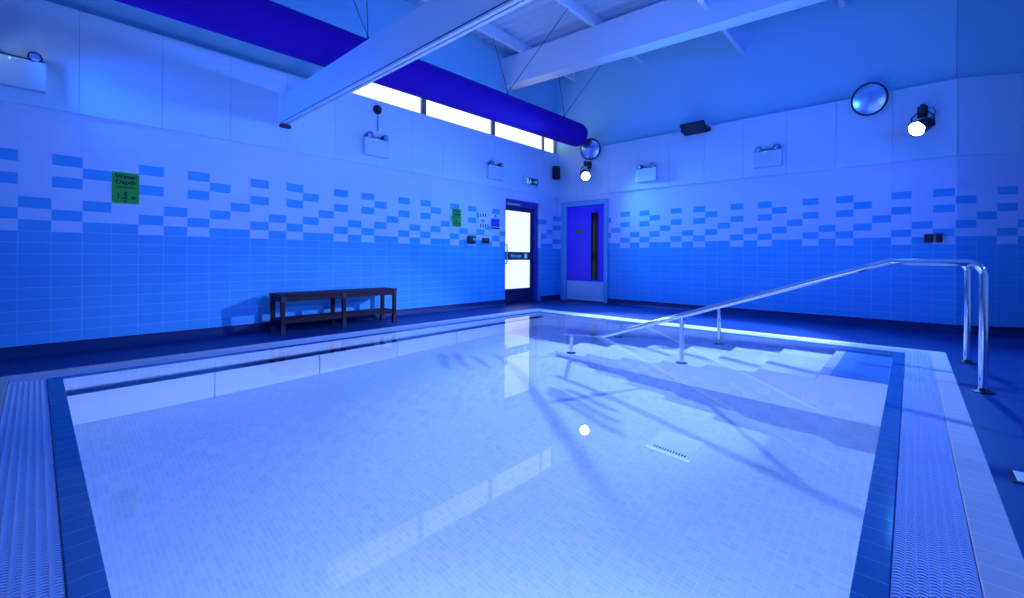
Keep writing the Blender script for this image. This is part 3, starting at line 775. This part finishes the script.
spotlamp(Rw(4.90, 2.78), RW, (3.4, 1.2, -.5), 'lit blue spotlight on the right wall over the violet door',
         [((3.7, .7, -.5), 70, .6, 1900, (.28, .43, 1)), ((3.4, 1.2, .5), 140, .5, 600, (.05, .25, 1))])
spotlamp(Rw(-.10, 2.77), RW, (3.0, 2.9, 0), 'lit blue spotlight on the right wall above the handrail',
         [((4.5, 2.9, -.8), 58, .5, 1900, (.29, .42, 1)), ((2.2, 2.3, .6), 140, .5, 240, (.05, .36, 1))])
spotlamp(Lw(-.47, 2.95), 0, (4.6, 2.0, -.4), 'spotlight on the left wall just beyond the left edge of the picture',
         [((4.6, 2.0, -.4), 56, .6, 150, (.15, .30, 1)), ((6.5, 3.4, .5), 100, 1.0, 220, (.0, .11, 1))])
spotlamp((3.8, YB+.05, 2.9), PI, (3.0, 4.4, -.5), 'unseen spotlight assumed on the wall behind the viewer',
         [((3.4, 4.4, 1.4), 118, .6, 700, (.0, .08, 1)), ((3.4, 5.6, 1.0), 46, .9, 520, (.24, .34, 1))])  # unseen lamp, assumed here to fill the left wall and room
# unseen underwater lights, added on the two near walls to brighten the pool
def added_poollight(loc, rz, label, aim):
    t = thing('added_pool_light', label, 'added pool light', loc, rz, 'underwater lights added to brighten the pool')
    mt = Matrix.Rotation(PI/2, 4, 'X')
    mb = MB(); mb.lathe(mt, [(.15,.001),(.15,.012),(.135,.022),(.125,.022),(.12,.012)], 28); mb.build('bezel', 'chrome_b', t, smooth=True)
    mb = MB(); mb.lathe(mt, [(.12,.010),(.08,.018),(0,.022)], 28); mb.build('lens', 'lens_on', t, smooth=True)
    L = bpy.data.lights.new('added pool light', 'AREA'); L.shape = 'DISK'; L.size = .22; L.energy = 62; L.color = (.29, .45, 1.0); L.cycles.is_caustics_light = True
    lo = bpy.data.objects.new('added_pool_glow', L); COL.objects.link(lo)
    lo.location = Vector(loc) + (Matrix.Rotation(rz, 3, 'Z') @ Vector((0, -.05, 0)))
    lo.rotation_euler = Vector(aim).to_track_quat('-Z', 'Y').to_euler()
added_poollight((PX0, .9, -1.04), PI/2, 'added unseen underwater light in the near left pool wall', (1, .25, 0))
added_poollight((.9, PY0, -1.04), PI, 'added unseen underwater light in the near right pool wall', (.25, 1, 0))
# floodlight
t = thing('floodlight', 'flat black floodlight high on the right wall beside an emergency light', 'floodlight', (UR-.02, 2.73, 3.10), RW)
rot = Matrix.Translation((0, -.17, .02)) @ Matrix.Rotation(math.radians(-28), 4, 'X')
mb = MB(); mb.obox(rot, .40, .26, .055); mb.build('housing', 'charcoal', t, bevel=.012)
mb = MB(); mb.obox(rot @ Matrix.Translation((0,-.0,-.030)), .35, .21, .004); mb.build('glass', 'darkglass', t)
mb = MB()
for k in range(9): mb.obox(rot @ Matrix.Translation((-.16+.04*k, 0, .036)), .006, .22, .02)
mb.build('fins', 'charcoal', t)
mb = MB(); mb.box(-.22,.22,-.02,0,-.03,.03); mb.tube([(.22,-.01,0),(.22,-.17,.02)], .012, 8); mb.tube([(-.22,-.01,0),(-.22,-.17,.02)], .012, 8); mb.build('bracket', 'charcoal', t)

# ------------------------------------------------------------------ fabric duct
t = thing('fabric_duct', 'long indigo round fabric air duct hanging below the roof', 'duct', (0, 5.0, 3.36))
da, db = Vector((-3.4, 0, -.085)), Vector((7.46, 0, .037))
dv = (db-da).normalized(); rr = .236
mb = MB()
ts = [0, .25, .5, .75, .985, .994, .998, 1.0]; rs = [rr]*5 + [rr*.985, rr*.94, rr*.82]
mb.tube([da + (db-da)*k for k in ts], rs, 40); mb.build('sleeve', 'duct', t, smooth=True)
mb = MB()
mb.tube([da + (db-da)*k + Vector((0,.05,rr+.008)) for k in (0, .5, .985)], .016, 8); mb.build('hanging_rail', 'steel_paint', t)
hooks = [(2.78, ((2.55, 5.42), (2.33, 4.3))), (5.33, ((5.40, 5.42), (5.43, 3.85))), (6.95, ((7.30, 5.42), (6.90, 3.85)))]
for x, ends in hooks:
    k = (x+3.4)/(10.86); b_ = da + (db-da)*k + Vector((0,0,rr))
    mb = MB(); mb.tube([b_, b_ + Vector((0,0,.06))], .012, 8); mb.build('hook', 'charcoal', t)
    b_ = b_ + Vector((0,0,.06))
    for xx, yy in ends:
        top_ = Vector((xx, yy-5.0, rz_(yy)-.19-3.36))
        mb = MB(); mb.tube([b_, top_], .0055, 6); mb.build('suspension_wire', 'cable', t)

# ------------------------------------------------------------------ world, camera, render settings
w = bpy.data.worlds.new('World'); S.world = w; w.use_nodes = True
w.node_tree.nodes['Background'].inputs[0].default_value = (.02, .08, .5, 1); w.node_tree.nodes['Background'].inputs[1].default_value = .2

f, a, ro, HY = 436.05, .7411, -.0069, 257.85
R3 = Vector((math.sin(a), -math.cos(a), 0)); F3 = Vector((math.cos(a), math.sin(a), 0)); Z3 = Vector((0,0,1))
rx = R3*math.cos(ro) - Z3*math.sin(ro); ux = R3*math.sin(ro) + Z3*math.cos(ro)
cam = bpy.data.cameras.new('Camera'); co = bpy.data.objects.new('Camera', cam); COL.objects.link(co)
m4 = Matrix.Identity(4)
for i in range(3):
    m4[i][0], m4[i][1], m4[i][2] = rx[i], ux[i], -F3[i]
m4[2][3] = H
co.matrix_world = m4
cam.sensor_fit = 'HORIZONTAL'; cam.sensor_width = 36; cam.lens = f/1024*36; cam.shift_y = (HY-299)/1024; cam.clip_start = .02
S.camera = co

for ob in S.objects:
    if ob.type == 'MESH': ob.cycles.is_caustics_receiver = True
water.cycles.is_caustics_caster = True; water.cycles.is_caustics_receiver = False
S.view_settings.view_transform = 'Standard'; S.view_settings.look = 'None'; S.view_settings.gamma = 1; S.view_settings.use_curve_mapping = False
S.view_settings.exposure = 0.0
c = S.cycles
c.use_denoising = True
c.max_bounces = 10; c.diffuse_bounces = 5; c.glossy_bounces = 5; c.transmission_bounces = 8
c.caustics_reflective = False; c.caustics_refractive = True
c.sample_clamp_indirect = 6.0
